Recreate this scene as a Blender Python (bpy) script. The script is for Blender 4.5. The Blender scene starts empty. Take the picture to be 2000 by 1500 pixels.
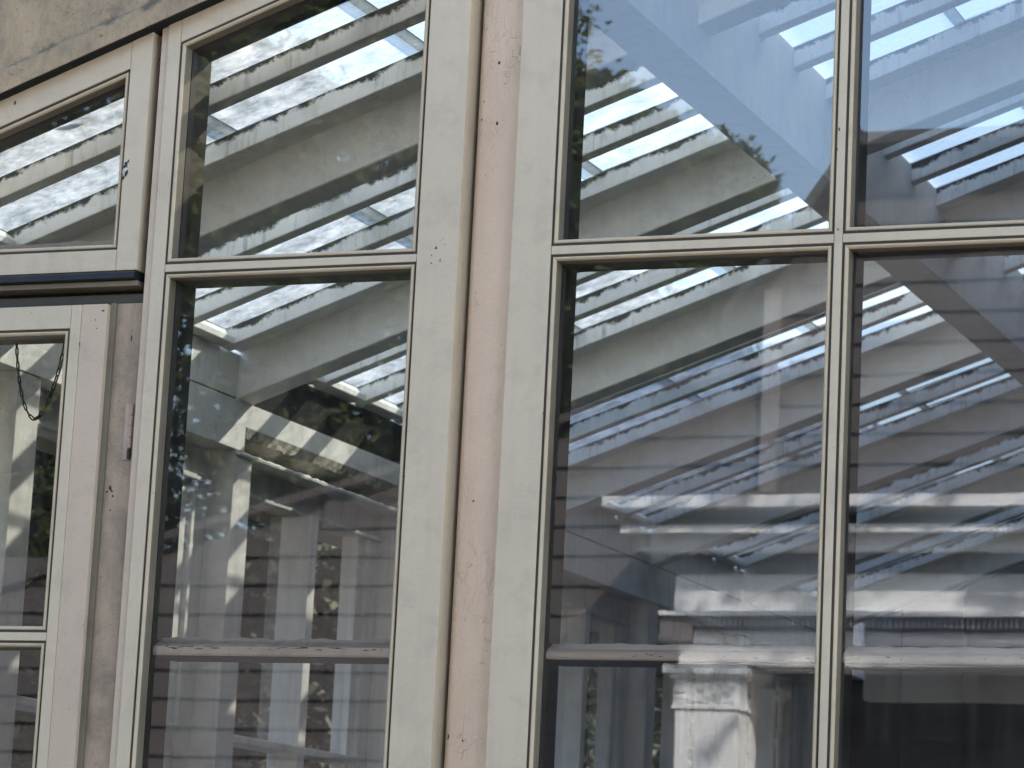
import bpy, bmesh, math, random
from mathutils import Vector, Matrix
random.seed(7)
SC = bpy.context.scene
COL = SC.collection

# ------------------------------------------------------------------ camera
YAW, PIT, ROL = math.radians(22.405), math.radians(10.437), math.radians(2.858)
fv = Vector((-math.sin(YAW)*math.cos(PIT), math.cos(YAW)*math.cos(PIT), math.sin(PIT)))
r0 = fv.cross(Vector((0, 0, 1))).normalized(); u0 = r0.cross(fv)
rv = math.cos(ROL)*r0 + math.sin(ROL)*u0
uv_ = -math.sin(ROL)*r0 + math.cos(ROL)*u0
camd = bpy.data.cameras.new('camera'); cam = bpy.data.objects.new('camera', camd); COL.objects.link(cam)
cpos = Vector((0, 0, 2.68)) - 6.0*fv
cam.matrix_world = Matrix(((rv.x, uv_.x, -fv.x, cpos.x), (rv.y, uv_.y, -fv.y, cpos.y), (rv.z, uv_.z, -fv.z, cpos.z), (0, 0, 0, 1)))
camd.sensor_width = 36; camd.lens = 5985.2/2000*36; camd.clip_end = 500; camd.clip_start = .1
camd.dof.use_dof = True; camd.dof.focus_distance = 6.15; camd.dof.aperture_fstop = 10
SC.camera = cam

# ------------------------------------------------------------------ sky, sun, exposure
SUNV = Vector((1.15, 1.0, 1.137)).normalized()          # towards the sun
ELEV = math.asin(SUNV.z); AZ = math.atan2(SUNV.x, SUNV.y)
w = bpy.data.worlds.new('World'); SC.world = w; w.use_nodes = True
nt = w.node_tree; bg = nt.nodes['Background']
sky = nt.nodes.new('ShaderNodeTexSky'); sky.sky_type = 'NISHITA'; sky.sun_disc = False
sky.sun_elevation = ELEV; sky.sun_rotation = AZ; sky.air_density = 1.0; sky.dust_density = 1.6; sky.ozone_density = 1.0
nt.links.new(sky.outputs[0], bg.inputs[0]); bg.inputs[1].default_value = .135
sl = bpy.data.lights.new('sun', 'SUN'); sl.energy = 3.5; sl.angle = math.radians(.55); sl.color = (1, .95, .87)
so = bpy.data.objects.new('sun', sl); COL.objects.link(so); so.rotation_euler = SUNV.to_track_quat('Z', 'Y').to_euler()
so.location = (6, 6, 9)
SC.view_settings.view_transform = 'Standard'; SC.view_settings.look = 'None'
SC.view_settings.gamma = 1; SC.view_settings.use_curve_mapping = False
SC.view_settings.exposure = 2.80
SC.cycles.max_bounces = 10; SC.cycles.transparent_max_bounces = 24; SC.cycles.diffuse_bounces = 5
SC.cycles.glossy_bounces = 4; SC.cycles.caustics_reflective = False; SC.cycles.sample_clamp_indirect = 6
SC.cycles.use_denoising = True

T = math.tan(math.radians(19.71)); G = 3.70

# ------------------------------------------------------------------ materials
class N:
    def __init__(s, name):
        s.m = bpy.data.materials.new(name); s.m.use_nodes = True; s.t = s.m.node_tree
        s.b = s.t.nodes['Principled BSDF']; s.out = s.t.nodes['Material Output']
        s.geo = s.t.nodes.new('ShaderNodeNewGeometry')
    def n(s, kind, **kw):
        x = s.t.nodes.new('ShaderNode'+kind)
        for k, v in kw.items(): setattr(x, k, v)
        return x
    def l(s, a, b): s.t.links.new(a, b)
    def noise(s, scale, detail=4, rough=.55, vec=None, stretch=None, dist=0):
        x = s.n('TexNoise'); x.inputs['Scale'].default_value = scale; x.inputs['Detail'].default_value = detail
        x.inputs['Roughness'].default_value = rough; x.inputs['Distortion'].default_value = dist
        v = vec or s.geo.outputs['Position']
        if stretch:
            mp = s.n('Mapping'); mp.inputs['Scale'].default_value = stretch; s.l(v, mp.inputs['Vector']); v = mp.outputs[0]
        s.l(v, x.inputs['Vector']); return x.outputs['Fac']
    def ramp(s, fac, a, b, c0=(0, 0, 0, 1), c1=(1, 1, 1, 1)):
        x = s.n('ValToRGB'); e = x.color_ramp.elements
        e[0].position = a; e[1].position = b; e[0].color = c0; e[1].color = c1
        s.l(fac, x.inputs[0]); return x.outputs[0]
    def mix(s, fac, a, b):
        x = s.n('Mix'); x.data_type = 'RGBA'
        for sock, v in ((x.inputs[0], fac), (x.inputs[6], a), (x.inputs[7], b)):
            if isinstance(v, (int, float)): sock.default_value = v
            elif isinstance(v, tuple): sock.default_value = v if len(v) == 4 else (*v, 1)
            else: s.l(v, sock)
        return x.outputs[2]
    def math(s, op, a, b=None, clamp=False):
        x = s.n('Math'); x.operation = op; x.use_clamp = clamp
        for sock, v in ((x.inputs[0], a), (x.inputs[1], b)):
            if v is None: continue
            if isinstance(v, (int, float)): sock.default_value = v
            else: s.l(v, sock)
        return x.outputs[0]
    def bump(s, h, strength=.3, dist=.002, target=None):
        x = s.n('Bump'); x.inputs['Strength'].default_value = strength; x.inputs['Distance'].default_value = dist
        s.l(h, x.inputs['Height']); s.l(x.outputs[0], target or s.b.inputs['Normal']); return x

def paint(name, col, col2=None, rough=.5, dirt=.25, speck=.06, streak=0., dirtcol=(.05, .045, .035), crack=0., bump=.25, roofgrime=0., vgrime=0.):
    k = N(name)
    c2 = col2 or tuple(c*.86 for c in col)
    base = k.mix(k.ramp(k.noise(3.5, 5, .6), .35, .7), col, c2)
    # grain along the member and fine mottling
    g = k.noise(60, 3, .6, stretch=(1, 1, .06))
    base = k.mix(k.math('MULTIPLY', k.ramp(g, .4, .75), .07), base, tuple(c*.72 for c in col))
    d = k.math('MULTIPLY', k.ramp(k.noise(11, 6, .7), .5, .78), dirt)
    base = k.mix(d, base, dirtcol)
    sp = k.math('MULTIPLY', k.ramp(k.noise(170, 2, .5), .70, .76), min(1, speck*12))
    sp = k.math('MULTIPLY', sp, k.ramp(k.noise(5, 2), .45, .6))
    base = k.mix(sp, base, (.03, .025, .02))
    if streak:
        st = k.ramp(k.noise(26, 4, .65, stretch=(1, 1, .07)), .50, .74)
        base = k.mix(k.math('MULTIPLY', st, streak), base, (.12, .105, .075))
    if roofgrime:
        # black mould along the putty line where glass meets bar: depth below the glass plane
        sep = k.n('SeparateXYZ'); k.l(k.geo.outputs['Position'], sep.inputs[0])
        dep = k.math('SUBTRACT', k.math('ADD', k.math('MULTIPLY', sep.outputs[0], T), G), sep.outputs[2])
        ed = k.noise(14, 5, .7); ed2 = k.noise(120, 4, .7)
        lim = k.math('ADD', k.math('MULTIPLY', k.ramp(ed, .38, .66), .022), k.math('MULTIPLY', ed2, .012))
        gm = k.math('SUBTRACT', lim, dep)
        gm = k.ramp(k.math('MULTIPLY', gm, 100), .0, .9)
        gcol = k.mix(k.ramp(k.noise(45, 3), .5, .68), (.014, .016, .013), (.075, .066, .03))
        base = k.mix(k.math('MULTIPLY', gm, roofgrime), base, gcol)
        # thin runs below it
        run = k.math('MULTIPLY', k.ramp(k.noise(75, 3, .6, stretch=(1, 1, .10)), .52, .70), .5)
        base = k.mix(k.math('MULTIPLY', run, k.ramp(k.noise(4, 3), .4, .62)), base, (.14, .135, .115))
    if vgrime:
        gq = k.ramp(k.noise(8.5, 12, .80), .47, .66)
        gs = k.ramp(k.noise(24, 10, .8, stretch=(1, 1, .30)), .46, .66)
        gg = k.math('MULTIPLY', k.math('MAXIMUM', gq, k.math('MULTIPLY', gs, .6)), vgrime)
        base = k.mix(gg, base, k.mix(k.noise(22, 3), (.045, .040, .027), (.14, .12, .085)))
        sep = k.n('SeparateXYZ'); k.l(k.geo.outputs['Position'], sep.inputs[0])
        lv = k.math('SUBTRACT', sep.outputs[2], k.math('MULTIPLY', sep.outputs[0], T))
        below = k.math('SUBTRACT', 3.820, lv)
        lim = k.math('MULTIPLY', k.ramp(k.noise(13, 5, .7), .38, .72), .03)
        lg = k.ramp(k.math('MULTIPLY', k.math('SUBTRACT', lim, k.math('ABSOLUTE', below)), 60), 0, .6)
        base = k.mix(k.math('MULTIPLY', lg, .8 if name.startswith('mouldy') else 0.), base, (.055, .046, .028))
        dots = k.ramp(k.noise(95, 3, .5), .64, .70)
        base = k.mix(k.math('MULTIPLY', dots, vgrime*.45), base, (.015, .015, .012))
    k.l(base, k.b.inputs['Base Color']); k.b.inputs['Roughness'].default_value = rough
    k.b.inputs['Specular IOR Level'].default_value = .3
    h = k.math('ADD', k.math('MULTIPLY', g, .6), k.noise(140, 3))
    if crack:
        vo = k.n('TexVoronoi'); vo.feature = 'DISTANCE_TO_EDGE'; vo.inputs['Scale'].default_value = 60
        mp = k.n('Mapping'); mp.inputs['Scale'].default_value = (1, 1, .12)
        ws = k.n('VectorMath'); ws.operation = 'ADD'
        nn = k.n('TexNoise'); nn.inputs['Scale'].default_value = 22; k.l(k.geo.outputs['Position'], nn.inputs['Vector'])
        sc = k.n('VectorMath'); sc.operation = 'SCALE'; sc.inputs['Scale'].default_value = .05
        k.l(nn.outputs['Color'], sc.inputs[0]); k.l(k.geo.outputs['Position'], ws.inputs[0]); k.l(sc.outputs[0], ws.inputs[1])
        k.l(ws.outputs[0], mp.inputs['Vector']); k.l(mp.outputs[0], vo.inputs['Vector'])
        cr = k.ramp(vo.outputs['Distance'], .0, .016)
        where = k.ramp(k.noise(3.2, 3, .6, stretch=(2.5, 1, 1)), .46, .60)
        cm = k.math('MULTIPLY', k.math('SUBTRACT', 1, cr), where)
        base2 = k.mix(k.math('MULTIPLY', cm,  .30*crack), base, (.16, .12, .09)); k.l(base2, k.b.inputs['Base Color'])
        h = k.math('ADD', h, k.math('MULTIPLY', k.math('SUBTRACT', 1, cm), 1.6*crack))
    k.bump(h, bump, .0022)
    return k.m

def plain(name, col, rough=.6, metal=0., var=.3, scale=20, bump=.2):
    k = N(name); k.l(k.mix(k.ramp(k.noise(scale, 5, .6), .35, .7), col, tuple(c*(1-var) for c in col)), k.b.inputs['Base Color'])
    k.b.inputs['Roughness'].default_value = rough; k.b.inputs['Metallic'].default_value = metal
    k.bump(k.noise(scale*4, 4), bump, .002); return k.m

M = {}
CREAM = (.462, .370, .255); PINK = (.44, .335, .235)
M['cream'] = paint('cream_paint', CREAM, (.42, .338, .234), dirt=.2, speck=.05, streak=.07)
M['bead'] = paint('bead_paint', (0.436, 0.340, 0.222), (0.378, 0.292, 0.188), dirt=.28, speck=.06)
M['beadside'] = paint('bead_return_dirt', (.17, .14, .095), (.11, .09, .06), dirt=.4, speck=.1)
M['groove'] = paint('dirty_groove', (.045, .036, .023), (.028, .023, .016), dirt=.3, speck=.1)
M['pink'] = paint('pinkish_paint', PINK, (.40, .305, .212), dirt=.2, streak=.07, speck=.05)
M['crackle'] = paint('cracked_paint', (0.570, 0.413, 0.277), (0.535, 0.382, 0.254), dirt=.12, speck=.05, crack=1., bump=.55)
M['mould'] = paint('mouldy_paint', (0.366, 0.258, 0.147), (0.288, 0.203, 0.114), dirt=.35, speck=.1, vgrime=.82, bump=.5)
M['jamb'] = paint('stained_jamb_paint', (0.346, 0.248, 0.162), (0.279, 0.201, 0.131), dirt=.5, speck=.1, vgrime=.62, bump=.45)
M['darkwood_and_shade'] = paint('dirty_olive_wood_and_shade', (.05, .042, .028), (.03, .026, .018), dirt=.6, speck=.1, bump=.4)  # olive timber; also painted shade under the inner bars and veranda gutter
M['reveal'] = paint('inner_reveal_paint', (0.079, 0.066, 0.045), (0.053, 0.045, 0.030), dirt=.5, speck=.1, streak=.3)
M['innerbar'] = paint('inner_bar_paint', (.86, .70, .55), (.70, .56, .43), dirt=.35, speck=.2, crack=.9)
M['putty'] = paint('dirty_putty', (.46, .38, .31), (.22, .175, .135), dirt=.8, speck=.25, crack=1., bump=.7)
M['white'] = paint('white_roof_paint', (.86, .855, .82), (.80, .80, .77), dirt=.2, speck=.06, streak=.08)
M['bar'] = paint('roof_bar_paint', (.86, .86, .825), (.79, .795, .765), dirt=.22, speck=.06, streak=.10, roofgrime=.97)
M['plate'] = paint('plate_paint', (.80, .79, .745), (.68, .68, .64), dirt=.30, speck=.10, streak=.2)
M['rot'] = paint('rotten_plate_paint', (.42, .39, .33), (.22, .20, .16), dirt=.8, speck=.2, vgrime=.8, bump=.8)
M['mould_and_shade'] = paint('black_mould_and_shade', (.012, .012, .010), (.006, .006, .005), rough=1., dirt=.2, speck=.1)  # mould in the plate recess; also painted shade under the barge and in gaps
M['sash'] = paint('inner_sash_paint', (.68, .66, .61), (.56, .545, .50), dirt=.3, speck=.08, streak=.3)
M['metal'] = plain('dark_lead_flashing', (.016, .018, .022), .5, .5, .5, 35, .3)
M['chain'] = plain('tarnished_chain_metal', (.035, .036, .034), .5, .8, .4, 90, .2)
M['hinge'] = paint('painted_hinge', (0.407, 0.304, 0.226), (0.265, 0.185, 0.130), dirt=.6, speck=.2)
M['chip'] = plain('bare_dark_chip', (.030, .022, .016), .8, 0, .5, 120, .4)
M['trim'] = paint('veranda_white_paint', (.86, .87, .87), (.80, .81, .81), dirt=.12, speck=.03)
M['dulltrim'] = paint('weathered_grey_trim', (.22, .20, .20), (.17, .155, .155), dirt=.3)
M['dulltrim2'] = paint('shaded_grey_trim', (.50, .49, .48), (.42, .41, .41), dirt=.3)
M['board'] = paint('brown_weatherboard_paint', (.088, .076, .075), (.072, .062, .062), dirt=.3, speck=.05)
M['slate'] = plain('slate_roof', (.07, .07, .075), .7, 0, .4, 8)
M['bark'] = plain('bark', (.09, .07, .05), .9, 0, .5, 30, .8)
M['interior_wall'] = plain('dark_boarded_wall', (0.027, 0.025, 0.025), .8, 0, .3, 6)
M['floor'] = plain('tiled_floor', (.20, .185, .16), .8, 0, .3, 6)
M['ground'] = plain('gravel_ground', (.30, .27, .23), .95, 0, .35, 14, .8)
M['render'] = plain('house_render', (.36, .34, .31), .9, 0, .2, 4)
M['render_white'] = plain('limewashed_house_wall', (.32, .30, .28), .9, 0, .1, 4)
M['dirtedge'] = plain('glass_edge_dirt', (.035, .042, .038), .6, 0, .4, 60)

def leafmat(name, c1, c2, tl=.25):
    k = N(name)
    rp = k.ramp(k.geo.outputs['Random Per Island'], 0, 1, (*c1, 1), (*c2, 1))
    k.l(rp, k.b.inputs['Base Color']); k.b.inputs['Roughness'].default_value = .7; k.b.inputs['Specular IOR Level'].default_value = .08
    tr = k.n('BsdfTranslucent'); k.l(rp, tr.inputs[0]); ms = k.n('MixShader'); ms.inputs[0].default_value = tl
    k.l(k.b.outputs[0], ms.inputs[1]); k.l(tr.outputs[0], ms.inputs[2]); k.l(ms.outputs[0], k.out.inputs[0]); return k.m
M['hedge_core'] = plain('hedge_shade', (.012, .016, .008), .9, 0, .3, 6)
M['leaf'] = leafmat('leaf_green', (.016, .027, .010), (.085, .10, .034))
M['leaf2'] = leafmat('leaf_olive', (.008, .013, .006), (.038, .04, .017), .05)

def window_glass(name, refl, dust, wav=.0005):
    """thin old window pane: reflection over transparency with a film of dust"""
    k = N(name)
    tr = k.n('BsdfTransparent'); tr.inputs[0].default_value = (.93, .945, .94, 1)
    gl = k.n('BsdfGlossy'); gl.inputs['Roughness'].default_value = .0
    hb = k.math('ADD', k.noise(2.2, 2, .4), k.math('MULTIPLY', k.noise(9, 2, .4, stretch=(.6, 1, 1)), .10))
    k.bump(hb, 1.0, wav, gl.inputs['Normal'])
    fr = k.n('Fresnel'); fr.inputs['IOR'].default_value = 1.52
    fac = k.math('MULTIPLY', fr.outputs[0], refl, True)
    m1 = k.n('MixShader'); k.l(fac, m1.inputs[0]); k.l(tr.outputs[0], m1.inputs[1]); k.l(gl.outputs[0], m1.inputs[2])
    df = k.n('BsdfDiffuse'); df.inputs[0].default_value = (.55, .53, .48, 1)
    dn = k.math('MULTIPLY', k.ramp(k.noise(5, 6, .7), .35, .8), dust)
    st = k.math('MULTIPLY', k.ramp(k.noise(60, 4, .6, stretch=(1, 1, .05)), .5, .8), dust*.8)
    sp = k.math('MULTIPLY', k.ramp(k.noise(210, 2, .5), .74, .79), dust*5)
    dn = k.math('ADD', k.math('ADD', dn, st), sp, True)
    m2 = k.n('MixShader'); k.l(dn, m2.inputs[0]); k.l(m1.outputs[0], m2.inputs[1]); k.l(df.outputs[0], m2.inputs[2])
    k.l(m2.outputs[0], k.out.inputs[0]); k.t.nodes.remove(k.b); return k.m
M['glass'] = window_glass('old_window_glass', 2.45, .026, .00022)
M['glass_inner'] = window_glass('side_window_glass', .4, .006, .0003)

def roof_glass(name, ca, cb, ct):
    k = N(name)
    n1 = k.noise(15, 8, .68, dist=.25); n2 = k.noise(55, 5, .65)
    mott = k.math('ADD', k.math('MULTIPLY', n1, .75), k.math('MULTIPLY', n2, .25))
    tr = k.n('BsdfTransparent'); tr.inputs[0].default_value = ct
    tl = k.n('BsdfTranslucent'); k.l(k.ramp(mott, .35, .65, ca, cb), tl.inputs[0])
    m1 = k.n('MixShader'); k.l(k.ramp(mott, .36, .66, (.46, .46, .46, 1), (.74, .74, .74, 1)), m1.inputs[0])
    k.l(tr.outputs[0], m1.inputs[1]); k.l(tl.outputs[0], m1.inputs[2])
    df = k.n('BsdfDiffuse'); df.inputs[0].default_value = (.05, .06, .05, 1)
    m2 = k.n('MixShader')
    dk = k.math('MULTIPLY', k.ramp(k.noise(55, 5, .7), .60, .74), k.ramp(k.noise(4.5, 3), .45, .65))
    k.l(k.math('MULTIPLY', dk, .55), m2.inputs[0]); k.l(m1.outputs[0], m2.inputs[1]); k.l(df.outputs[0], m2.inputs[2])
    k.l(m2.outputs[0], k.out.inputs[0]); k.t.nodes.remove(k.b); return k.m
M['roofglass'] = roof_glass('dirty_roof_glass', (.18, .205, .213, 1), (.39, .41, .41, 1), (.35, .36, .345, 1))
M['roofglass_deep'] = roof_glass('dimmed_roof_glass', (.06, .068, .07, 1), (.26, .265, .26, 1), (.30, .31, .305, 1))  # darker copy of the roof glass, puts the deep bays in shade

# ------------------------------------------------------------------ builders
ORG = {}
def thing(name, label, cat, loc, group=None, kind=None):
    o = bpy.data.objects.new(name, None); COL.objects.link(o); o.location = loc; o.empty_display_size = .1
    o['label'] = label; o['category'] = cat
    if group: o['group'] = group
    if kind: o['kind'] = kind
    ORG[o] = Vector(loc); return o

def obj(name, geo, mats, parent=None, origin=None, smooth=False, label=None, kind=None, bevel=0.):
    v, f = geo[0], geo[1]; mi = geo[2] if len(geo) > 2 else None
    org = ORG[parent] if parent is not None else Vector(origin or (0, 0, 0))
    me = bpy.data.meshes.new(name)
    me.from_pydata([(p[0]-org.x, p[1]-org.y, p[2]-org.z) for p in v], [], f)
    if not isinstance(mats, (list, tuple)): mats = [mats]
    for m in mats: me.materials.append(m)
    if mi: me.polygons.foreach_set('material_index', mi)
    bm = bmesh.new(); bm.from_mesh(me); bmesh.ops.recalc_face_normals(bm, faces=bm.faces)
    if bevel:
        es = [e for e in bm.edges if len(e.link_faces) == 2 and e.calc_face_angle(0) > .6]
        bmesh.ops.bevel(bm, geom=es, offset=bevel, segments=2, profile=.6, affect='EDGES', clamp_overlap=True)
    bm.to_mesh(me); bm.free()
    if smooth: me.polygons.foreach_set('use_smooth', [True]*len(me.polygons))
    o = bpy.data.objects.new(name, me); COL.objects.link(o)
    if parent is not None: o.parent = parent
    else: o.location = org
    ORG[o] = org
    if label: o['label'] = label
    if kind: o['kind'] = kind
    return o

def dup(o, d):
    c = o.copy(); COL.objects.link(c); c.location = o.location + Vector(d); return c

def box(x0, x1, y0, y1, z0, z1):
    v = [(x, y, z) for x in (x0, x1) for y in (y0, y1) for z in (z0, z1)]
    return v, [(0, 1, 3, 2), (4, 6, 7, 5), (0, 4, 5, 1), (2, 3, 7, 6), (0, 2, 6, 4), (1, 5, 7, 3)]
def loft(loops):
    n = len(loops[0]); v = [p for L in loops for p in L]; f = []
    for i in range(len(loops)-1):
        for j in range(n):
            f.append((i*n+j, i*n+(j+1) % n, (i+1)*n+(j+1) % n, (i+1)*n+j))
    f.append(tuple(range(n))[::-1]); f.append(tuple((len(loops)-1)*n+j for j in range(n))); return v, f
def xprism(prof, x0, x1, sh=0.):   # profile [(y,z)], z rises with x when sheared
    return loft([[(x, y, z+sh*x) for y, z in prof] for x in (x0, x1)])
def yprism(prof, y0, y1):          # profile [(x,z)]
    return loft([[(x, y, z) for x, z in prof] for y in (y0, y1)])
def zprism(prof, z0, z1, sh=0.):   # profile [(x,y)], top cut on the rake when sheared
    return loft([[(x, y, z0) for x, y in prof], [(x, y, z1+sh*x) for x, y in prof]])
def zbox(x0, x1, y0, y1, z0, z1, sh=0.): return zprism([(x0, y0), (x1, y0), (x1, y1), (x0, y1)], z0, z1, sh)
def xbox(x0, x1, y0, y1, z0, z1, sh=0.): return xprism([(y0, z0), (y1, z0), (y1, z1), (y0, z1)], x0, x1, sh)
def join(*gs):
    v, f = [], []
    for g in gs:
        o = len(v); v += g[0]; f += [tuple(i+o for i in q) for q in g[1]]
    return v, f

def inset(poly, d):                # poly: convex, counter-clockwise in (x,z)
    n = len(poly); out = []
    L = []
    for i in range(n):
        a, b = Vector(poly[i]), Vector(poly[(i+1) % n]); t = (b-a).normalized(); nn = Vector((-t.y, t.x)); L.append((a+nn*d, t))
    for i in range(n):
        (p, t), (q, s) = L[i-1], L[i]
        den = t.x*s.y - t.y*s.x; k = ((q.x-p.x)*s.y - (q.y-p.y)*s.x)/den
        out.append((p.x+t.x*k, p.y+t.y*k))
    return out
def ring_sides(poly, prof):        # sweep profile [(inward u, y)] round the opening: one mitred piece per side
    rings = [[(x, y, z) for x, z in inset(poly, u)] for u, y in prof]; n = len(poly); res = []
    for i in range(n):
        j = (i+1) % n
        v = [r[i] for r in rings] + [r[j] for r in rings]; m = len(rings)
        f = [(k, (k+1) % m, m+(k+1) % m, m+k) for k in range(m)] + [tuple(range(m))[::-1], tuple(range(m, 2*m))]
        res.append((v, f))
    return res
BEADP = [(.0048, .0295), (.0048, .0048), (.0054, .0020), (.006, .0002), (.0085, -.0003), (.011, .0012), (.0128, .0040), (.0138, .0085), (.0140, .0295)]
def pane(root, poly, gm='glass', bead=True, yg=.030, depth=.13):
    for s in ring_sides(poly, [(-.0003, .0030), (.0052, .0036), (.0052, .02), (-.0003, .02)]): obj('groove_grime', s, M['groove'], root)
    if bead:
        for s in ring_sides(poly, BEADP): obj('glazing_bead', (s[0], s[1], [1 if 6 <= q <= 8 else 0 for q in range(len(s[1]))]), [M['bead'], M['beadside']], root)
    ip = inset(poly, .001)
    v = [(x, yg, z) for x, z in ip] + [(x, yg+.0045, z) for x, z in ip]; n = len(ip)
    # a pane is one reflecting sheet with solid edges
    f = [tuple(range(n))] + [(i, n+i, n+(i+1) % n, (i+1) % n) for i in range(n)]
    obj('glass_pane', (v, f, [0]+[1]*n), [M[gm], M['dirtedge']], root)
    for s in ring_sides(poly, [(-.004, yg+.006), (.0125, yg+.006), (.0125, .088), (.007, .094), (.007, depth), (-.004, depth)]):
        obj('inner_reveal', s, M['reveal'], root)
B = .0014

# ------------------------------------------------------------------ ground and setting
g = obj('ground', ([(-300, -300, 0), (300, -300, 0), (300, 300, 0), (-300, 300, 0)], [(0, 1, 2, 3)]), M['ground']); g['kind'] = 'structure'
g = obj('floor', box(-1.55, 3.0, .14, 7.98, -.2, .03), M['floor']); g['kind'] = 'structure'

# ------------------------------------------------------------------ narrow window between door and post
nw = thing('narrow_window', 'narrow tall cream window with raked top and cracked inner bar, between the door and the bare post', 'window', (-.505, 0, .9))
obj('stile', zbox(-.8205, -.7905, 0, .13, .9, 3.790, T), M['cream'], nw, bevel=B)
obj('stile', zbox(-.2195, -.131, 0, .13, .9, 3.790, T), M['cream'], nw, bevel=B)
obj('top_rail', xbox(-.7897, -.2203, .0004, .13, 3.712, 3.790, T), M['cream'], nw, bevel=B)
obj('transom', xbox(-.7897, -.2203, .0006, .13, 2.9345, 2.9505), M['cream'], nw, bevel=B)
obj('bottom_rail', xbox(-.7905, -.2195, .0004, .13, .9, .99), M['cream'], nw, bevel=B)
obj('cover_strip', zbox(-.8375, -.8213, .004, .11, .9, 3.785, T), M['pink'], nw, bevel=B, label='pinkish cover strip beside the black gap')
pane(nw, [(-.7905, 2.9505), (-.2195, 2.9505), (-.2195, 3.712-T*.2195), (-.7905, 3.712-T*.7905)])
pane(nw, [(-.7905, .99), (-.2195, .99), (-.2195, 2.9345), (-.7905, 2.9345)])
def ragged(x0, x1, prof_fn, n=60):
    return loft([prof_fn(x0+(x1-x0)*i/n, i) for i in range(n+1)])
def barprof(seed, amp):
    rr = random.Random(seed); ph = [rr.uniform(0, 6) for _ in range(4)]
    def fn(x, i):
        d = amp*(math.sin(31*x+ph[0])*.4+math.sin(83*x+ph[1])*.3+math.sin(190*x+ph[2])*.3)
        return [(x, .046, 2.1457), (x, .0445, 2.163+d*.3), (x, .060, 2.1755+d*.5), (x, .082, 2.1835+d), (x, .086, 2.176), (x, .15, 2.176), (x, .15, 2.1457)]
    return fn
ib = obj('inner_bar', xprism([(.046, 2.1457), (.044, 2.150), (.044, 2.1625), (.052, 2.167), (.15, 2.167), (.15, 2.1457)], -.785, -.226), M['innerbar'], nw)
obj('putty', ragged(-.784, -.227, lambda x, i: [(x, .047, 2.1645), (x, .085, 2.1845+.0016*math.sin(40*x)+.001*math.sin(133*x)), (x, .10, 2.175), (x, .10, 2.166)]), M['putty'], ib)

# ------------------------------------------------------------------ wide window right of the post
ww = thing('wide_window', 'wide cream window of four large panes reflecting sky and a veranda, right of the post', 'window', (.65, 0, .9))
obj('stile', zbox(-.0165, .0680, 0, .13, .9, 3.790, T), M['cream'], ww, bevel=B)
obj('stile', zbox(1.2145, 1.30, 0, .13, .9, 3.790, T), M['cream'], ww, bevel=B)
obj('top_rail', xbox(.0680, 1.2145, .0004, .13, 3.712, 3.790, T), M['cream'], ww, bevel=B)
obj('bottom_rail', xbox(.0680, 1.2145, .0004, .13, .9, .99), M['cream'], ww, bevel=B)
obj('mullion', zbox(.6445, .6605, .0002, .13, .99, 3.712, T), M['cream'], ww, bevel=B)
for a, b in ((.0680, .6445), (.6605, 1.2145)):
    obj('transom', xbox(a+.0008, b-.0008, .0006, .13, 2.9375, 2.9545), M['cream'], ww, bevel=B)
    pane(ww, [(a, 2.9545), (b, 2.9545), (b, 3.712+T*b), (a, 3.712+T*a)])
    pane(ww, [(a, .99), (b, .99), (b, 2.9375), (a, 2.9375)])
    ib = obj('inner_bar', xprism([(.046, 2.1462), (.044, 2.150), (.044, 2.1585), (.050, 2.164), (.060, 2.167), (.15, 2.167), (.15, 2.1462)], a+.006, b-.006), M['innerbar'], ww)
    obj('putty', ragged(a+.007, b-.007, lambda x, i: [(x, .0515, 2.1655), (x, .082, 2.1805+.0008*math.sin(37*x)+.0006*math.sin(121*x)), (x, .10, 2.174), (x, .10, 2.166)]), M['innerbar'], ib)

for a, b, rt in ((-.785, -.226, nw), (.075, .638, ww), (.668, 1.208, ww)): obj('underside_shade', box(a, b, .050, .150, 2.1425, 2.1454), M['darkwood_and_shade'], rt)  # dark strip: shade on the underside of the inner bars, put into colour
# ------------------------------------------------------------------ post between the windows
R = .016; pp = [(-.1235, .10)]
pp += [(-.1235+R-R*math.cos(a), .038+R-R*math.sin(a)) for a in [i*math.pi/2/6 for i in range(7)]]
pp += [(-.019, .038), (-.019, .10)]
pr = thing('post', 'bare pinkish cream timber post with cracked paint between the narrow and the wide window', 'post', (-.07, .06, 0))
obj('post_face', zprism(pp, .0, 3.785, T), M['crackle'], pr)
obj('post_core', zbox(-.1305, -.017, .1005, .128, 0, 3.785, T), M['darkwood_and_shade'], pr)

# ------------------------------------------------------------------ top light over the door
tl = thing('toplight', 'small raked top light over the door with a chipped patch of paint beside its pane', 'window', (-1.17, 0, 2.9415))
obj('stile', zbox(-.9045, -.8555, -.002, .035, 2.9415, 3.773, T), M['cream'], tl, bevel=B)
obj('stile', zbox(-1.49, -1.44, -.002, .035, 2.9415, 3.773, T), M['cream'], tl, bevel=B)
obj('top_rail', xbox(-1.44, -.9053, -.0016, .035, 3.703, 3.773, T), M['cream'], tl, bevel=B)
obj('bottom_rail', xbox(-1.44, -.9053, -.0016, .035, 2.9415, 2.9865), M['cream'], tl, bevel=B)
P4 = [(-1.44, 2.9865), (-.9045, 2.9865), (-.9045, 3.703-T*.9045), (-1.44, 3.703-T*1.44)]
pane(tl, P4, depth=.06)
obj('putty', ragged(-1.43, -.915, lambda x, i: [(x, .0365, 2.990), (x, .0375, 3.017+.0012*math.sin(35*x)+.0008*math.sin(90*x)), (x, .052, 3.008), (x, .056, 2.990)], 40), M['innerbar'], tl)
rnd = random.Random(3)
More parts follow.
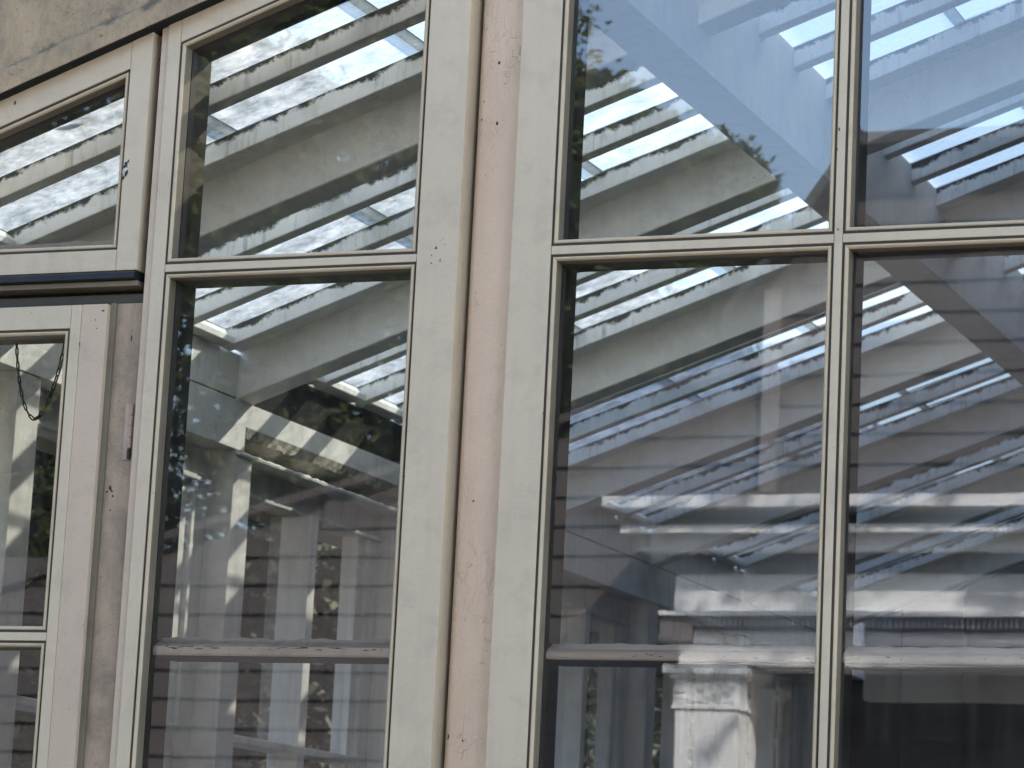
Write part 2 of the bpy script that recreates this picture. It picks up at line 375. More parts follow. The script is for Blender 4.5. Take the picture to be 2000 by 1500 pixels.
def chip(cx, cz, rx, rz, y, seed):
    rr = random.Random(seed); n = 14; pts = []
    for i in range(n):
        a = i/n*2*math.pi; q = rr.uniform(.45, 1.15); pts.append((cx+rx*q*math.cos(a), cz+rz*q*math.sin(a)))
    return [(x, y, z) for x, z in pts]+[(x*.5+cx*.5, y-.0009, z*.5+cz*.5) for x, z in pts], [tuple(range(n, 2*n))]+[(i, (i+1) % n, n+(i+1) % n, n+i) for i in range(n)]
def chips(root, lst, y, seed):
    for i, (x, z, a, b) in enumerate(lst): obj('paint_chip', chip(x, z, a, b, y, seed+i), M['chip'], root)
M['halo'] = plain('bare_primer', (.50, .46, .41), .8, 0, .3, 200)
obj('paint_chip', chip(-.8985, 3.160, .0075, .017, -.0022, 5), M['halo'], tl)
chips(tl, [(-.8985, 3.166, .006, .011), (-.8955, 3.151, .0045, .010), (-.9020, 3.140, .004, .006), (-1.18, 3.319, .003, .006), (-.8925, 3.176, .002, .004)], -.0026, 11)
chips(nw, [(-.178, 2.961, .0028, .004), (-.187, 2.946, .0014, .0016), (-.187, 2.930, .0018, .0016), (-.168, 2.934, .0009, .004), (-.164, 2.978, .0009, .0009), (-.170, 2.975, .0008, .0008), (-.161, 2.967, .001, .001), (-.219, 2.50, .0016, .002), (-.205, 2.969, .0011, .0011)], -.0006, 31)
chips(pr, [(-.078, 3.349, .003, .004), (-.076, 3.222, .003, .005), (-.110, 3.232, .0015, .0022), (-.085, 2.455, .003, .0018), (-.112, 1.992, .002, .006), (-.082, 1.985, .0018, .0022), (-.107, 3.27, .0015, .0015)], .0374, 51)
chips(ww, [(.648, 3.159, .0022, .004), (.652, 2.963, .0018, .002), (.646, 3.12, .0012, .003), (.0685, 2.62, .0012, .002)], -.0006, 71)

obj('rebate_post', zbox(-.903, -.8378, .040, .128, 2.907, 3.80, T), M['darkwood_and_shade'], nw)
obj('rebate_post', box(-.8465, -.8378, .062, .128, 0, 2.9065), M['mould_and_shade'], nw)  # black colour stands in for shade in the gap beside the jamb
rpc = random.Random(9)
chips(nw, [(rpc.uniform(-.75, -.24), rpc.choice((2.1630, 2.1618, 2.159, 2.1605)), rpc.uniform(.002, .016), rpc.uniform(.0006, .0016)) for _ in range(22)], .0432, 300)
chips(ww, [(rpc.uniform(.09, .62), rpc.uniform(2.152, 2.1585), rpc.uniform(.001, .006), rpc.uniform(.0005, .0013)) for _ in range(12)], .0432, 340)
chips(ww, [(rpc.uniform(.68, 1.15), rpc.uniform(2.152, 2.1585), rpc.uniform(.001, .006), rpc.uniform(.0005, .0013)) for _ in range(8)], .0432, 360)
# metal weather bar and timbers below it
wb = thing('weather_bar', 'dark lead coloured metal weather bar over a dirty timber strip under the top light', 'flashing', (-1.17, 0, 2.9))
obj('metal_bar', xprism([(.028, 2.9385), (-.006, 2.9385), (-.014, 2.934), (-.0145, 2.9225), (-.010, 2.9205), (.028, 2.9205)], -1.49, -.853), M['metal'], wb)
obj('timber_strip', xbox(-1.49, -.852, .000, .06, 2.9085, 2.9195), M['beadside'], wb, bevel=.001)

# ------------------------------------------------------------------ door frame and door
df = thing('door_frame', 'stained pinkish door frame with black streaks between the door and the narrow window', 'door frame', (-1.17, .06, 0))
obj('jamb', zbox(-.9165, -.8470, .022, .12, 0, 2.876), M['jamb'], df, bevel=B)
obj('jamb', zbox(-1.54, -1.46, .022, .12, 0, 2.876), M['jamb'], df, bevel=B)
obj('head', xbox(-1.54, -.8475, .0245, .12, 2.8765, 2.8965), M['darkwood_and_shade'], df, bevel=B)
obj('head_gap', xbox(-1.54, -.8475, .050, .12, 2.8968, 2.908), M['mould_and_shade'], df)  # black strip paints in the shade of the gap over the head
hg = obj('hinge', zbox(-.8685, -.8505, .0195, .0235, 2.545, 2.662), M['hinge'], df, label='painted butt hinge with rusty lower knuckle')
obj('rebate', zbox(-.9186, -.9060, .0150, .0218, 0, 2.8755), M['beadside'], df)
for i in range(5):
    z0 = 2.546+i*.0232; n = 10
    pr_ = [(-.8530+.0042*math.cos(2*math.pi*j/n), .0185+.0042*math.sin(2*math.pi*j/n)) for j in range(n)]
    obj('knuckle', zprism(pr_, z0, z0+.0215), M['hinge'] if i > 0 else M['chip'], hg, smooth=False)
chips(df, [(-.892, 2.486, .004, .006), (-.888, 2.480, .003, .002), (-.900, 2.479, .004, .003), (-.885, 2.47, .002, .004), (-.889, 2.44, .0022, .0022), (-.868, 2.80, .002, .009)], .0215, 91)
dr = thing('door', 'cream glazed casement door with a pinkish edge strip and a small chain behind its upper pane', 'door', (-1.2, 0, .05))
obj('stile', zbox(-1.0035, -.9795, .0, .045, .05, 2.8715), M['cream'], dr, bevel=B)
obj('edge_strip', zbox(-.9792, -.9188, .0016, .045, .05, 2.8720), M['pink'], dr, bevel=B, label='pinkish closing edge of the door')
obj('stile', zbox(-1.46, -1.42, .0, .045, .05, 2.8715), M['cream'], dr, bevel=B)
obj('top_rail', xbox(-1.42, -1.0043, .0003, .045, 2.8220, 2.8715), M['cream'], dr, bevel=B)
obj('transom', xbox(-1.42, -1.0043, .0004, .045, 2.1675, 2.1845), M['cream'], dr, bevel=B)
obj('bottom_rail', xbox(-1.42, -1.0043, .0003, .045, .05, .30), M['cream'], dr, bevel=B)
pane(dr, [(-1.42, 2.1845), (-1.0035, 2.1845), (-1.0035, 2.8220), (-1.42, 2.8220)], depth=.085)
pane(dr, [(-1.42, .30), (-1.0035, .30), (-1.0035, 2.1675), (-1.42, 2.1675)], depth=.085)
chips(dr, [(-.9785, 2.788, .0012, .006), (-.928, 2.857, .004, .002), (-.94, 2.82, .0015, .0015), (-.945, 2.838, .001, .002), (-1.10, 2.858, .0012, .0012)], .0006, 131)

# chain hanging behind the upper door pane: two ends hooked to the head, links end to end
CH = thing('chain', 'short dark metal link chain hanging in a loop behind the door glass', 'chain', (-1.117, .075, 2.80))
ctrl = [(-1.178, 2.822), (-1.1705, 2.770), (-1.158, 2.7125), (-1.140, 2.6665), (-1.118, 2.6455), (-1.096, 2.6655), (-1.078, 2.7105), (-1.0645, 2.765), (-1.0555, 2.822)]
def cr(t):
    n = len(ctrl)-1; i = min(int(t*n), n-1); u = t*n-i
    p = [Vector(ctrl[max(0, min(n, i+k))]) for k in (-1, 0, 1, 2)]
    return .5*((2*p[1])+(p[2]-p[0])*u+(2*p[0]-5*p[1]+4*p[2]-p[3])*u*u+(3*p[1]-p[0]-3*p[2]+p[3])*u**3)
pts = [cr(i/600) for i in range(601)]
def linkmesh(L=.0190, W=.0092, r=.00175):
    path = []; a = L/2-W/2+.0004; w2 = W/2-r
    for i in range(9): t = -math.pi/2+math.pi*i/8; path.append((w2*math.sin(t), a+w2*math.cos(t)))
    for i in range(9): t = math.pi/2+math.pi*i/8; path.append((w2*math.sin(t), -a+w2*math.cos(t)))
    v, f = [], []; n = len(path); m = 6
    for i in range(n):
        p = Vector(path[i]); tg = (Vector(path[(i+1) % n])-Vector(path[i-1])).normalized(); nr = Vector((-tg.y, tg.x))
        for j in range(m):
            q = 2*math.pi*j/m; c = p+nr*(r*math.cos(q)); v.append((c.x, r*math.sin(q), c.y))
    for i in range(n):
        for j in range(m): f.append((i*m+j, i*m+(j+1) % m, ((i+1) % n)*m+(j+1) % m, ((i+1) % n)*m+j))
    return v, f
lm = linkmesh(); link0 = None; s = 0; k = 0; step = .0150; last = pts[0]; acc = 0
centres = [(pts[0], pts[3]-pts[0])]
for i in range(1, 601):
    acc += (pts[i]-pts[i-1]).length
    if acc >= step: centres.append((pts[i], pts[min(600, i+2)]-pts[i-2])); acc = 0
for i, (p, tg) in enumerate(centres):
    if link0 is None:
        me = bpy.data.meshes.new('chain_link'); me.from_pydata(lm[0], [], lm[1]); me.materials.append(M['chain'])
        me.polygons.foreach_set('use_smooth', [True]*len(me.polygons)); link0 = me
    o = bpy.data.objects.new('chain_link', link0); COL.objects.link(o); o.parent = CH
    zax = Vector((tg.x, 0, tg.y)).normalized(); yax = Vector((0, 1, 0)); xax = yax.cross(zax)
    mt = Matrix((xax, yax, zax)).transposed()
    if i % 2: mt = mt @ Matrix.Rotation(math.radians(78), 3, 'Z')
    else: mt = mt @ Matrix.Rotation(math.radians(12), 3, 'Z')
    o.matrix_local = Matrix.Translation(Vector((p.x, .075, p.y))-ORG[CH]) @ mt.to_4x4()

# ------------------------------------------------------------------ barge board along the roof edge
bb = thing('barge_board', 'weathered mouldy barge board sloping across the top left corner', 'barge board', (-.9, -.03, 3.45))
obj('lower_board', xprism([(-.030, 3.7650), (-.030, 3.813), (-.025, 3.819), (-.004, 3.819), (-.004, 3.7650)], -1.75, 2.9, T), M['mould'], bb)
obj('upper_board', xprism([(-.024, 3.8195), (-.020, 3.825), (-.020, 4.07), (-.004, 4.07), (-.004, 3.8195)], -1.75, 2.9, T), M['mould'], bb)
def disc(cx, cz, y, r, n=12, h=.003):
    a = [(cx+r*math.cos(2*math.pi*i/n), y, cz+r*math.sin(2*math.pi*i/n)) for i in range(n)]
    b = [(cx+.55*r*math.cos(2*math.pi*i/n), y-h, cz+.55*r*math.sin(2*math.pi*i/n)) for i in range(n)]
    return a+b, [(i, (i+1) % n, n+(i+1) % n, n+i) for i in range(n)]+[tuple(range(n, 2*n))]
obj('screw_head', disc(-.965, 3.788-T*.965+.007, -.0302, .0065), M['mould'], bb)
obj('barge_shadow_strip', xprism([(-.027, 3.7612), (-.027, 3.7648), (.03, 3.7648), (.03, 3.7612)], -1.75, 2.9, T), M['mould_and_shade'], bb)  # black strip painted in as the shadow line below the barge board

# low wall under the windows
lw = thing('window_base_wall', 'low rendered wall below the conservatory windows', 'wall', (.2, .05, 0))
obj('wall', box(-.838, 2.9, .02, .125, 0, .895), M['render'], lw)
obj('gable_wall', zbox(1.302, 2.9, .02, .125, .896, 3.76, T), M['cream'], lw)

# ------------------------------------------------------------------ glass roof
rf = thing('glass_roof', 'sloping glass conservatory roof with white rafters, mouldy glazing bars and dirty panes', 'roof', (.5, 5, 3.7))
PITCH = .2775; Y0 = .495; XE, XR = -1.492, 2.98; NB = 28
bar_y = [Y0 + PITCH*(i-1) for i in range(NB)]
barg = xprism([(0, G), (0, G-.0475), (.0015, G-.050), (.0435, G-.050), (.045, G-.0475), (.045, G)], XE, XR, T)
b0 = None
for i, y in enumerate(bar_y):
    if b0 is None:
        b0 = obj('glazing_bar', ([(x, yy+y, z) for x, yy, z in barg[0]], barg[1]), M['bar'], rf); yb = y
    else: dup(b0, (0, y-yb, 0))
def boxz(x0, x1, y0, y1, za, zb): return xprism([(y0, za), (y1, za), (y1, zb), (y0, zb)], x0, x1, T)
rg = join(xprism([(.115, G-.006), (.115, G-.160), (.118, G-.163), (.205, G-.163), (.208, G-.160), (.208, G-.006)], -1.498, XR, T), box(-1.52, -1.4985, .115, .208, 2.998, 3.15),
          boxz(-1.498, XR, .0452, .1148, G-.036, G-.007))
r0_ = None
for k in range(7):
    y = Y0+k*4*PITCH
    if r0_ is None: r0_ = obj('rafter', ([(a, b+y, c) for a, b, c in rg[0]], rg[1]), M['white'], rf)
    else: dup(r0_, (0, k*4*PITCH, 0))
# panes: lapped sheets, rows between laps
LAP = [-1.494]+[-.94+.465*i for i in range(9)]
LAP[-1] = XR
rowmesh = []
for j in range(len(LAP)-1):
    xa, xb = LAP[j], LAP[j+1]+(.032 if j < len(LAP)-2 else 0)
    za, zb = G+.0055+T*xa+(.0045 if j else 0), G+.0012+T*xb
    za2, zb2 = za+.004, zb+.004; y0, y1 = .0, PITCH-.006
    v = [(xa, y0, za), (xb, y0, zb), (xb, y1, zb), (xa, y1, za), (xa, y0, za2), (xb, y0, zb2), (xb, y1, zb2), (xa, y1, za2)]
    f = [(0, 3, 2, 1), (0, 1, 5, 4), (1, 2, 6, 5), (2, 3, 7, 6), (3, 0, 4, 7)]
    rowmesh.append((v, f, [0, 1, 1, 1, 1]))
pmesh = {}
for i in range(-1, NB-1):
    y = (bar_y[i] if i >= 0 else bar_y[0]-PITCH)+.0255
    if i < 0: continue
    for j, (v, f, mi) in enumerate(rowmesh):
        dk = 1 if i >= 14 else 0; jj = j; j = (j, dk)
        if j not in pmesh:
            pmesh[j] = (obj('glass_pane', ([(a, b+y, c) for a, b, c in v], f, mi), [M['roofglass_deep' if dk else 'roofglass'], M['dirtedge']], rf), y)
        else: dup(pmesh[j][0], (0, y-pmesh[j][1], 0))
# first strip against the gable
v, f, mi = rowmesh[0]
for j, (v, f, mi) in enumerate(rowmesh):
    obj('glass_pane', ([(a, .03+b*(.2095/.2715), c) for a, b, c in v], f, mi), [M['roofglass'], M['dirtedge']], rf)
obj('purlin', yprism([(.020, 3.503), (.023, 3.50), (.141, 3.50), (.144, 3.503), (.144, 3.678), (.141, 3.680), (.023, 3.68), (.020, 3.677)], .132, 7.98), M['white'], rf)
for k in range(8):
    ya = .135 if k == 0 else Y0+(k-1)*4*PITCH+.2095
    yb2 = min(7.98, Y0+k*4*PITCH+.1135)
    obj('purlin_fillet', yprism([(.05, 3.6805), (.1405, 3.6805), (.1405, G+T*.1405-.0515), (.05, G+T*.05-.0515)], ya, yb2), M['white'], rf)
    for q in range(4):
        a = ya if q == 0 else Y0+((k-1)*4+q)*PITCH+.0455
        b = Y0+((k-1)*4+q+1)*PITCH-.0005
        if k == 0 and q < 3: 
            if q == 2: a = .135
            else: continue
        if q == 0 and k > 0: a = ya
        if b > a+.01 and b < 7.97: obj('purlin_fillet', yprism([(.06, G+T*.06-.0513), (.1402, G+T*.1402-.0513), (.1402, G+T*.1402-.003), (.06, G+T*.06-.003)], a, b), M['white'], rf)
# sills at the foot of the panes
sill = [(-1.60, 3.164), (-1.488, 3.1655), (-1.458, 3.1425), (-1.458, 3.1275), (-1.4605, 3.125), (-1.4995, 3.1215), (-1.60, 3.1215)]
for i in range(NB-1):
    ya = bar_y[i]+.0455; yb2 = bar_y[i+1]-.0005
    if (i-1) % 4 == 0: ya = bar_y[i]+.2085
    if yb2 > ya+.02: obj('eave_sill', yprism(sill, ya, yb2), M['plate'], rf)
obj('ridge_board', xbox(2.985, 3.02, .03, 7.98, 4.55, 4.95), M['white'], rf)

# ------------------------------------------------------------------ low side wall of posts and windows
sw = thing('side_wall', 'low inner side wall of white posts, wall plate and sash windows striped with sunlight', 'wall', (-1.55, 5, 0))
obj('plate_board', box(-1.62, -1.500, .135, 7.98, 2.9345, 2.9995), M['plate'], sw, bevel=.002, label='upper face of the wall plate, striped with sun')
obj('plate_board', box(-1.62, -1.4965, .135, 1.775, 2.866, 2.9335), M['plate'], sw, bevel=.002)
rr = random.Random(5)
def rotprof(y):
    j = lambda a: rr.uniform(-a, a)
    return [(-1.62, y, 2.868), (-1.503+j(.003), y, 2.905+j(.004)), (-1.5015+j(.003), y, 2.918+j(.004)), (-1.500+j(.001), y, 2.9340), (-1.62, y, 2.9340)]
ys = [1.79+i*.018 for i in range(60)]
obj('rotten_board', loft([rotprof(y) for y in ys]), M['rot'], sw, label='rotten stained strip of the wall plate')
ys2 = [2.86+i*.02 for i in range(2)]
obj('plate_board', box(-1.62, -1.4965, 2.866, 7.98, 2.866, 2.9335), M['plate'], sw, bevel=.002)
def ledgep(y):
    a = rr.uniform(-.003, .003); return [(-1.62, y, 2.853), (-1.491+a, y, 2.853), (-1.489+a, y, 2.8585), (-1.500+a, y, 2.865+rr.uniform(-.002, .003)), (-1.62, y, 2.867)]
obj('peeling_ledge', loft([ledgep(1.735+i*.02) for i in range(57)]), M['plate'], sw, label='peeling paint ledge below the rotten strip')
for k in range(8):
    ya = (.135 if k == 0 else Y0+(k-1)*4*PITCH+.2085); yb2 = min(7.97, Y0+k*4*PITCH+.1145)
    if k < 7: obj('rafter_foot', box(-1.66, -1.5215, Y0+k*4*PITCH+.1152, Y0+k*4*PITCH+.2078, 2.9998, 3.1205), M['mould_and_shade' if k == 2 else 'plate'], sw)
    if k == 2: obj('blocking_board', box(-1.545, -1.508, ya+.0015, yb2-.0015, 2.9998, 3.1212), M['mould_and_shade'], sw, label='recess black with mould above the wall plate')
    else: obj('blocking_board', box(-1.62, -1.5005, ya+.001, yb2-.001, 3.0035, 3.1205), M['plate'], sw, bevel=.0015)
obj('joint_grime', box(-1.60, -1.504, .135, 7.97, 2.9996, 3.0034), M['mould_and_shade'], sw)
obj('outer_fascia', box(-1.86, -1.735, -.02, 7.98, 2.80, 3.13), M['cream'], sw)
def window_bay(y, first):
    # post, head, sashes between this post and the next (y = post near face)
    obj('post', box(-1.66, -1.500, y, y+.100, 0, 2.8645), M['sash'], sw, bevel=.002)
    obj('head_board', box(-1.66, -1.575, y+.1005, y+1.1095, 2.783, 2.8640), M['sash'], sw, bevel=.002)
    obj('head_fillet', box(-1.64, -1.563, y+.1005, y+1.1095, 2.7725, 2.7825), M['sash'], sw, bevel=.002)
    wn = obj('window', join(box(-1.64, -1.580, y+.1005, y+.150, .9, 2.772), box(-1.64, -1.588, y+.990, y+1.030, .9, 2.772)), M['sash'], sw)
    obj('mullion', box(-1.64, -1.545, y+.580, y+.625, .9, 2.772), M['sash'], sw, bevel=.002)
    obj('stile', box(-1.66, -1.575, y+1.0305, y+1.1093, .9, 2.772), M['sash'], sw, bevel=.002)
    for a, b in ((y+.1505, y+.5795), (y+.6255, y+.9895)):
        obj('glazing_bar', box(-1.64, -1.542, a, b, 2.100, 2.122), M['sash'], wn, bevel=.003)
        obj('glazing_bar', box(-1.64, -1.542, a, b, 1.452, 1.474), M['sash'], wn, bevel=.003)
        for z0, z1 in ((2.1225, 2.772), (1.4745, 2.0995), (.9, 1.4515)):
            obj('pane', ([(-1.61, a, z0), (-1.61, b, z0), (-1.61, b, z1), (-1.61, a, z1)], [(0, 1, 2, 3)]), M['glass_inner'], wn)
for k in range(-1, 7): 
    y = 1.73+(k-1)*4*PITCH
    if y < 0:  continue
    window_bay(y, k)
obj('low_panel', box(-1.66, -1.575, .135, 7.98, 0, .895), M['sash'], sw)
obj('stile', box(-1.60, -1.513, .135, .53, .9, 2.8640), M['sash'], sw)

# far end wall and main house (shades the upper part of the roof)
ew = thing('end_wall', 'dark boarded end wall at the far end of the conservatory', 'wall', (.7, 7.985, 0))
for i in range(16): obj('wall_board', zbox(-1.62+i*.29, -1.62+i*.29+.283, 8.0, 8.03, 0, G+.02, T), M['interior_wall'], ew)
obj('wall_backing', zbox(-1.75, 3.02, 8.032, 8.06, 0, G+.02, T), M['interior_wall'], ew)
mh = thing('main_house', 'rendered main house wall that the conservatory roof leans on', 'house', (5, 5, 0))
obj('wall', box(3.03, 8, .0, 20, 0, 6.59), M['render_white'], mh)
obj('sun_blocker', box(3.1, 3.4, 6.98, 20, 6.59, 9.4), M['render'], mh)  # unseen slab added to keep sun off the deep bays
pass
obj('roof', loft([[(3.0, y, 6.595), (8.4, y, 6.595), (5.6, y, 8.3)] for y in (-.3, 20.3)]), M['slate'], mh)

# ------------------------------------------------------------------ house with veranda across the yard (seen as a reflection)
hs = thing('weatherboard_house', 'brown weatherboard house across the yard mirrored in the glass', 'house', (-2, -9.5, 0))
YW = -9.3
def wboard(x0, x1, z, sh=None):
    return [(x0, YW, z), (x1, YW, z), (x1, YW-.002, z+.152), (x0, YW-.002, z+.152), (x0, YW+.016, z), (x1, YW+.016, z)], [(0, 1, 2, 3), (4, 5, 2, 3), (0, 1, 5, 4), (0, 3, 4), (1, 2, 5)]
for i in range(37):
    z = .06+i*.155
    if z < 5.5: obj('weatherboard', wboard(-2.38 if z+.155 < 5.02 else -2.38+(z+.155-5.0)*.73, 6.0, z), M['board'], hs)
    xl = -9.0
    if z+.155 > 3.70: xl = -5.73+(z+.155-3.72)/.265
    if xl < -2.6: obj('weatherboard', wboard(xl, -2.45, z), M['board'], hs)
obj('house_wall', join(loft([[(x, y, z) for x, z in ((-2.44, 0), (6, 0), (6, 5.70), (-1.94, 5.70), (-2.44, 5.02))] for y in (-12, YW-.01)]), loft([[(x, y, z) for x, z in ((-9, 0), (-2.45, 0), (-2.45, 4.55), (-5.7, 3.68), (-9, 2.8))] for y in (-12, YW-.01)])), M['board'], hs)
obj('corner_board', box(-2.46, -2.375, YW, YW+.035, 0, 5.0), M['dulltrim'], hs)
obj('rake_board', xprism([(YW+.0, 0), (YW+.05, 0), (YW+.05, .045), (YW, .045)], -9.2, -2.47, .265), M['board'], hs).location.z += 5.265
obj('roof_hip', loft([[(x, y, z) for x, z in ((-2.62, 4.86), (-2.62, 4.80), (-1.93, 5.705), (-1.93, 5.80))] for y in (-12.3, YW+.22)]), M['slate'], hs)
obj('roof_edge', box(-1.92, 6.2, -12.3, YW+.22, 5.705, 5.76), M['slate'], hs)
obj('roof', loft([[(x, -12.3, 5.765), (x, YW+.22, 5.765), (x, -10.8, 5.95)] for x in (-1.92, 6.2)]), M['slate'], hs)
dp = []
vr = thing('veranda', 'white classical veranda front with cornice and pilasters mirrored in the wide window', 'veranda', (1, -8.6, 0))
YV = -8.3
def vbox(n, x0, z0, z1, y1, m='trim', back=-.35): return obj(n, box(x0, 6.0, YV+back, YV+y1, z0, z1), M[m], vr)
vbox('gutter', -2.83, 3.675, 3.73, .30)
vbox('soffit', -2.70, 3.605, 3.672, .0, 'darkwood_and_shade')  # dark colour stands in for the shade of the gutter overhang
vbox('cornice', -2.76, 3.565, 3.602, .22)
vbox('cornice', -2.70, 3.49, 3.562, .14)
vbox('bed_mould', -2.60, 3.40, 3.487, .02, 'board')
vbox('frieze', -2.55, 3.215, 3.397, .0)
vbox('ledge', -2.60, 3.19, 3.212, .08)
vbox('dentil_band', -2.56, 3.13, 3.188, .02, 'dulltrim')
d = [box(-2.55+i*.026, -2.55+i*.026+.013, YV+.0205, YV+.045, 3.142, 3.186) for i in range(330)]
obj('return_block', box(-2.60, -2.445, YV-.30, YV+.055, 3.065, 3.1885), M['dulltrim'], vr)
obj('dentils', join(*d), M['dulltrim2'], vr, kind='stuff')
vbox('architrave', -2.53, 3.06, 3.127, .0)
vbox('architrave', -2.52, 2.965, 3.057, -.012)
def pilaster(x0, x1, y0, y1, top):
    c = obj('pilaster', box(x0+.01, x1-.01, y0, y1, 0, top-.20), M['trim'], vr)
    obj('capital', join(box(x0-.045, x1+.045, y0-.04, y1+.045, top-.035, top), box(x0-.022, x1+.022, y0-.02, y1+.022, top-.055, top-.0355)), M['trim'], c)
    obj('neck', box(x0, x1, y0-.004, y1+.004, top-.182, top-.0555), M['trim'], c)
    obj('necking', box(x0-.006, x1+.006, y0-.01, y1+.012, top-.1995, top-.1825), M['trim'], c)
    cx = (x0+x1)/2
    orn = []
    ro = random.Random(int(x0*100)+500)
    for t in range(130):
        px, pz = ro.uniform(x0+.02, x1-.02), ro.uniform(top-.172, top-.066); q = ro.uniform(.003, .008)
        wv = .5+.5*math.cos((px-cx)*42)*math.cos((pz-top+.118)*38)
        if wv > .35: orn.append(box(px-q, px+q, y1+.0042, y1+.005+.012*wv, pz-q*1.4, pz+q*1.4))
    obj('scroll_ornament', join(*orn), M['trim'], c, kind='stuff')
pilaster(-2.535, -2.215, YV-.32, YV, 2.955)
pilaster(-2.48, -2.30, YW+.02, YW+.14, 2.93)
pilaster(1.2, 1.52, YV-.32, YV, 2.955)
obj('wall_beam', box(-1.84, 6.0, YW+.02, YW+.16, 2.885, 3.02), M['trim'], vr)
obj('veranda_roof', loft([[(x, YV+.28, 3.735), (x, YW+.02, 3.735), (x, YW+.02, 3.95)] for x in (-2.83, 6.0)]), M['slate'], vr)

# ------------------------------------------------------------------ trees
def leaves(blobs, n, size, rr):
    v, f = [], []
    for _ in range(n):
        c, rad = rr.choice(blobs)
        d = Vector((rr.gauss(0, 1), rr.gauss(0, 1), rr.gauss(0, 1))).normalized()
        q = rr.uniform(.35, 1.0)**.6
        # gather the leaves in sprays so that the sky shows between them
        p = Vector((c[0]+d.x*rad[0]*q, c[1]+d.y*rad[1]*q, c[2]+d.z*rad[2]*q))
        for _k in range(9):
            o = p+Vector((rr.gauss(0, .10), rr.gauss(0, .10), rr.gauss(0, .08)))
            a = Vector((rr.gauss(0, 1), rr.gauss(0, 1), rr.gauss(0, .6))).normalized(); b = a.cross(Vector((rr.gauss(0, 1), rr.gauss(0, 1), rr.gauss(0, 1)))).normalized()
            s_ = size*rr.uniform(.6, 1.3); i = len(v)
            v += [tuple(o-a*s_), tuple(o-b*s_*.42), tuple(o+a*s_), tuple(o+b*s_*.42)]; f.append((i, i+1, i+2, i+3))
    return v, f
def tube(p, q, r1, r2, n=8):
    p, q = Vector(p), Vector(q); t = (q-p).normalized(); a = t.cross(Vector((.3, .9, .1))).normalized(); b = t.cross(a)
    return loft([[tuple(c+a*r*math.cos(2*math.pi*i/n)+b*r*math.sin(2*math.pi*i/n)) for i in range(n)] for c, r in ((p, r1), (q, r2))])
def tree(label, base, blobs, n, size, mat, seed, group):
    rr = random.Random(seed); t = thing('tree', label, 'tree', base, group)
    top = (base[0], base[1], max(b[0][2] for b in blobs)); tr = [tube(base, (base[0], base[1], top[2]*.55), .22, .14)]
    fork = (base[0], base[1], top[2]*.5)
    for c, r in blobs: tr.append(tube(fork, c, .09, .03))
    obj('trunk', join(*tr), M['bark'], t)
    obj('crown', leaves(blobs, n, size, rr), M[mat], t)
tree('tall green tree behind the brown house, mirrored in the upper panes', (-7.0, -13.4, 0),
     [((-7.0, -13.4, 7.2), (1.9, 1.8, 2.2)), ((-6.3, -13.0, 5.4), (1.4, 1.5, 1.6)), ((-5.3, -13.2, 6.3), (.8, .9, 1.2)), ((-5.0, -13.2, 5.0), (.95, .9, 1.1)), ((-4.25, -13.2, 5.3), (.75, .8, .95)), ((-5.0, -13.2, 6.5), (.7, .7, .8)), ((-4.5, -13.2, 6.2), (.6, .7, .7)), ((-5.0, -13.2, 6.95), (.36, .5, .38)), ((-4.6, -13.2, 6.72), (.30, .4, .28)), ((-4.12, -13.2, 6.55), (.26, .4, .24)), ((-7.4, -13.9, 8.6), (2.0, 1.5, 1.5)), ((-8.9, -13.7, 7.8), (1.7, 1.5, 1.6)), ((-6.3, -13.4, 8.2), (1.0, 1.2, 1.3)), ((-8.3, -13.6, 5.6), (1.5, 1.4, 1.9))], 36000, .046, 'leaf', 1, 'trees behind the mirrored house')
tree('wide dark tree at the left end of the brown house, mirrored behind the door', (-7.98, -13, 0),
     [((-11, -13, 6.5), (2.2, 2, 2.6)), ((-9.6, -13, 4.8), (1.5, 1.5, 1.8)), ((-12.4, -13, 4.5), (1.6, 1.5, 2))], 11000, .05, 'leaf', 2, 'trees behind the mirrored house')
tree('round bush like tree low against the brown house corner in the reflection', (-3.5, -13.0, 0),
     [((-4.0, -12.6, 5.0), (.7, .7, 1.1)), ((-3.3, -12.6, 5.3), (.5, .6, .85)), ((-2.9, -12.6, 5.5), (.5, .6, .75))], 4200, .042, 'leaf', 3, 'trees behind the mirrored house')
lb = [((-4.3, 3.2), 'olive green tree seen through the door pane beyond the side wall'), ((-4.8, 6.0), 'dark leafy tree beyond the nearest side windows'),
      ((-5.0, 9.2), 'broad shady tree beyond the middle of the side wall'), ((-5.4, 12.6), 'deep green tree past the far end of the side wall')]
lb += [((-6.2, 16.5), 'distant dark tree in the gap past the last side windows'), ((-4.2, 19.5), 'farthest tree seen low through the side windows'), ((-7.5, 21.5), 'tall distant tree behind the farthest side windows')]
for i, ((x, y), L) in enumerate(lb):
    rr = random.Random(20+i)
    bl = [((x+rr.uniform(-.6, .6), y+rr.uniform(-1.1, 1.1), z), (1.25, 1.45, .95)) for z in (1.0, 1.9, 2.8, 3.6, 4.4)]
    tree(L, (x, y, 0), bl, 7000, .052, 'leaf2', 40+i, 'trees beyond the side wall')

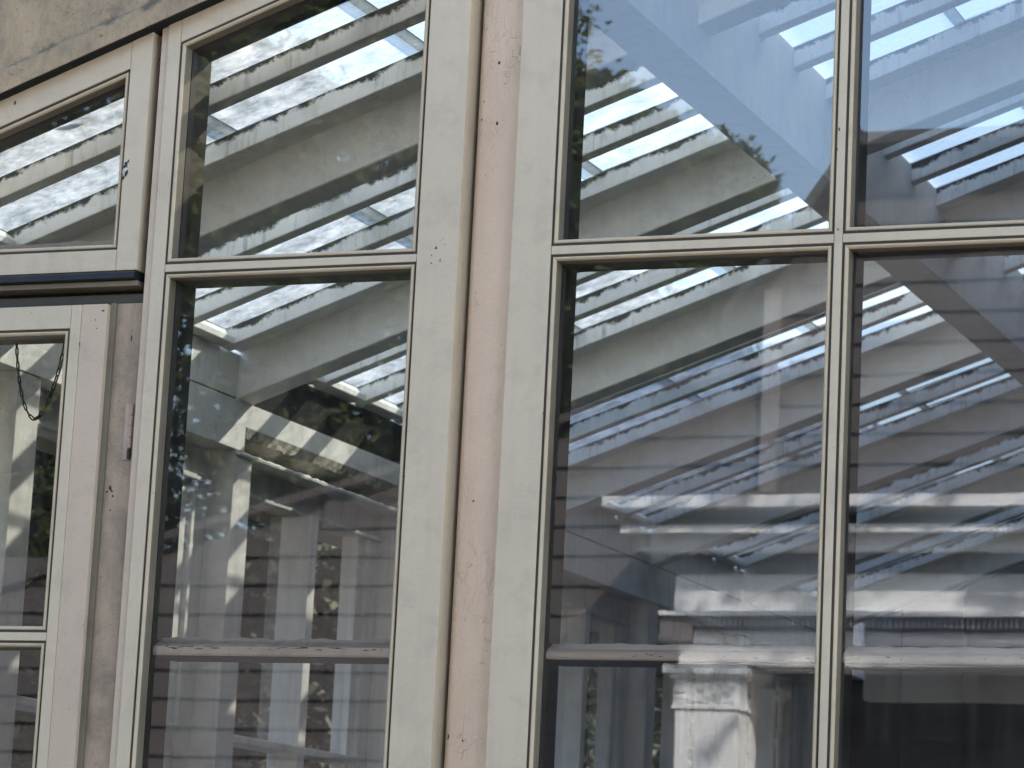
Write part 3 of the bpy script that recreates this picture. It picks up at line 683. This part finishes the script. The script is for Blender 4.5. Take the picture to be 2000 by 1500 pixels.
# tall clipped hedge closing the view beyond the trees
hd = thing('hedge', 'long tall dark clipped hedge closing the garden beyond the side wall', 'hedge', (-8.4, 16, 0))
obj('hedge_core', box(-9.0, -8.0, -4, 36, 0, 8.2), M['hedge_core'], hd)
rh = random.Random(77); hv, hf = [], []
for _ in range(26000):
    o = Vector((-7.95+abs(rh.gauss(0, .12)), rh.uniform(-4, 36), rh.uniform(0, 8.3)))
    a = Vector((rh.gauss(0, .5), rh.gauss(0, 1), rh.gauss(0, 1))).normalized(); b = a.cross(Vector((rh.gauss(0, 1), rh.gauss(0, 1), rh.gauss(0, 1)))).normalized()
    q = rh.uniform(.05, .11); i = len(hv); hv += [tuple(o-a*q), tuple(o-b*q*.5), tuple(o+a*q), tuple(o+b*q*.5)]; hf.append((i, i+1, i+2, i+3))
obj('hedge_leaves', (hv, hf), M['leaf2'], hd, kind='stuff')

def fallen_leaf(label, x, y, L, W, rot, seed):
    rr = random.Random(seed); n = 9; v, f = [], []
    for i in range(n):
        t = i/(n-1); hw = W*math.sin(math.pi*min(1, t*.93+.05))**.8*rr.uniform(.8, 1.1)
        for sgn in (-1, 0, 1):
            lx, ly = (t-.5)*L, sgn*hw/2; c, q = math.cos(rot), math.sin(rot)
            px, py = x+lx*c-ly*q, y+lx*q+ly*c
            v.append((px, py, G+.0135+T*px+.004*abs(sgn)+.006*(t-.5)**2*4+rr.uniform(0, .0015)))
    for i in range(n-1):
        for k in (0, 1): a = i*3+k; f.append((a, a+1, a+4, a+3))
    o = obj('fallen_leaf', (v, f), M['deadleaf'], None, (x, y, G+.0135+T*x)); o['label'] = label; o['category'] = 'leaf'; o['group'] = 'dead leaves lying on the roof glass'
    return o
M['deadleaf'] = plain('dead_leaf', (.07, .05, .03), .8, 0, .5, 60)
fallen_leaf('larger curled brown leaf lying on the roof glass above the top light', -1.094, 0.160, .055, .030, .5, 1)
fallen_leaf('small dark leaf scrap on the lower roof pane behind the top light', -1.381, 0.384, .026, .018, 1.2, 2)
fallen_leaf('thin dry stalk like leaf on the roof glass right of the top light', -1.178, 0.358, .075, .004, -.5, 3)

tree('overhanging garden tree above the yard that dapples the veranda front', (4.6, -7.2, 0),
     [((2.3, -5.3, 6.7), (1.0, .9, .9)), ((3.4, -5.9, 7.2), (1.1, 1.0, .9)), ((1.2, -5.0, 6.9), (.7, .7, .6)), ((4.6, -6.8, 7.8), (1.2, 1.2, 1.0))], 170, .06, 'leaf', 61, 'trees round the yard')
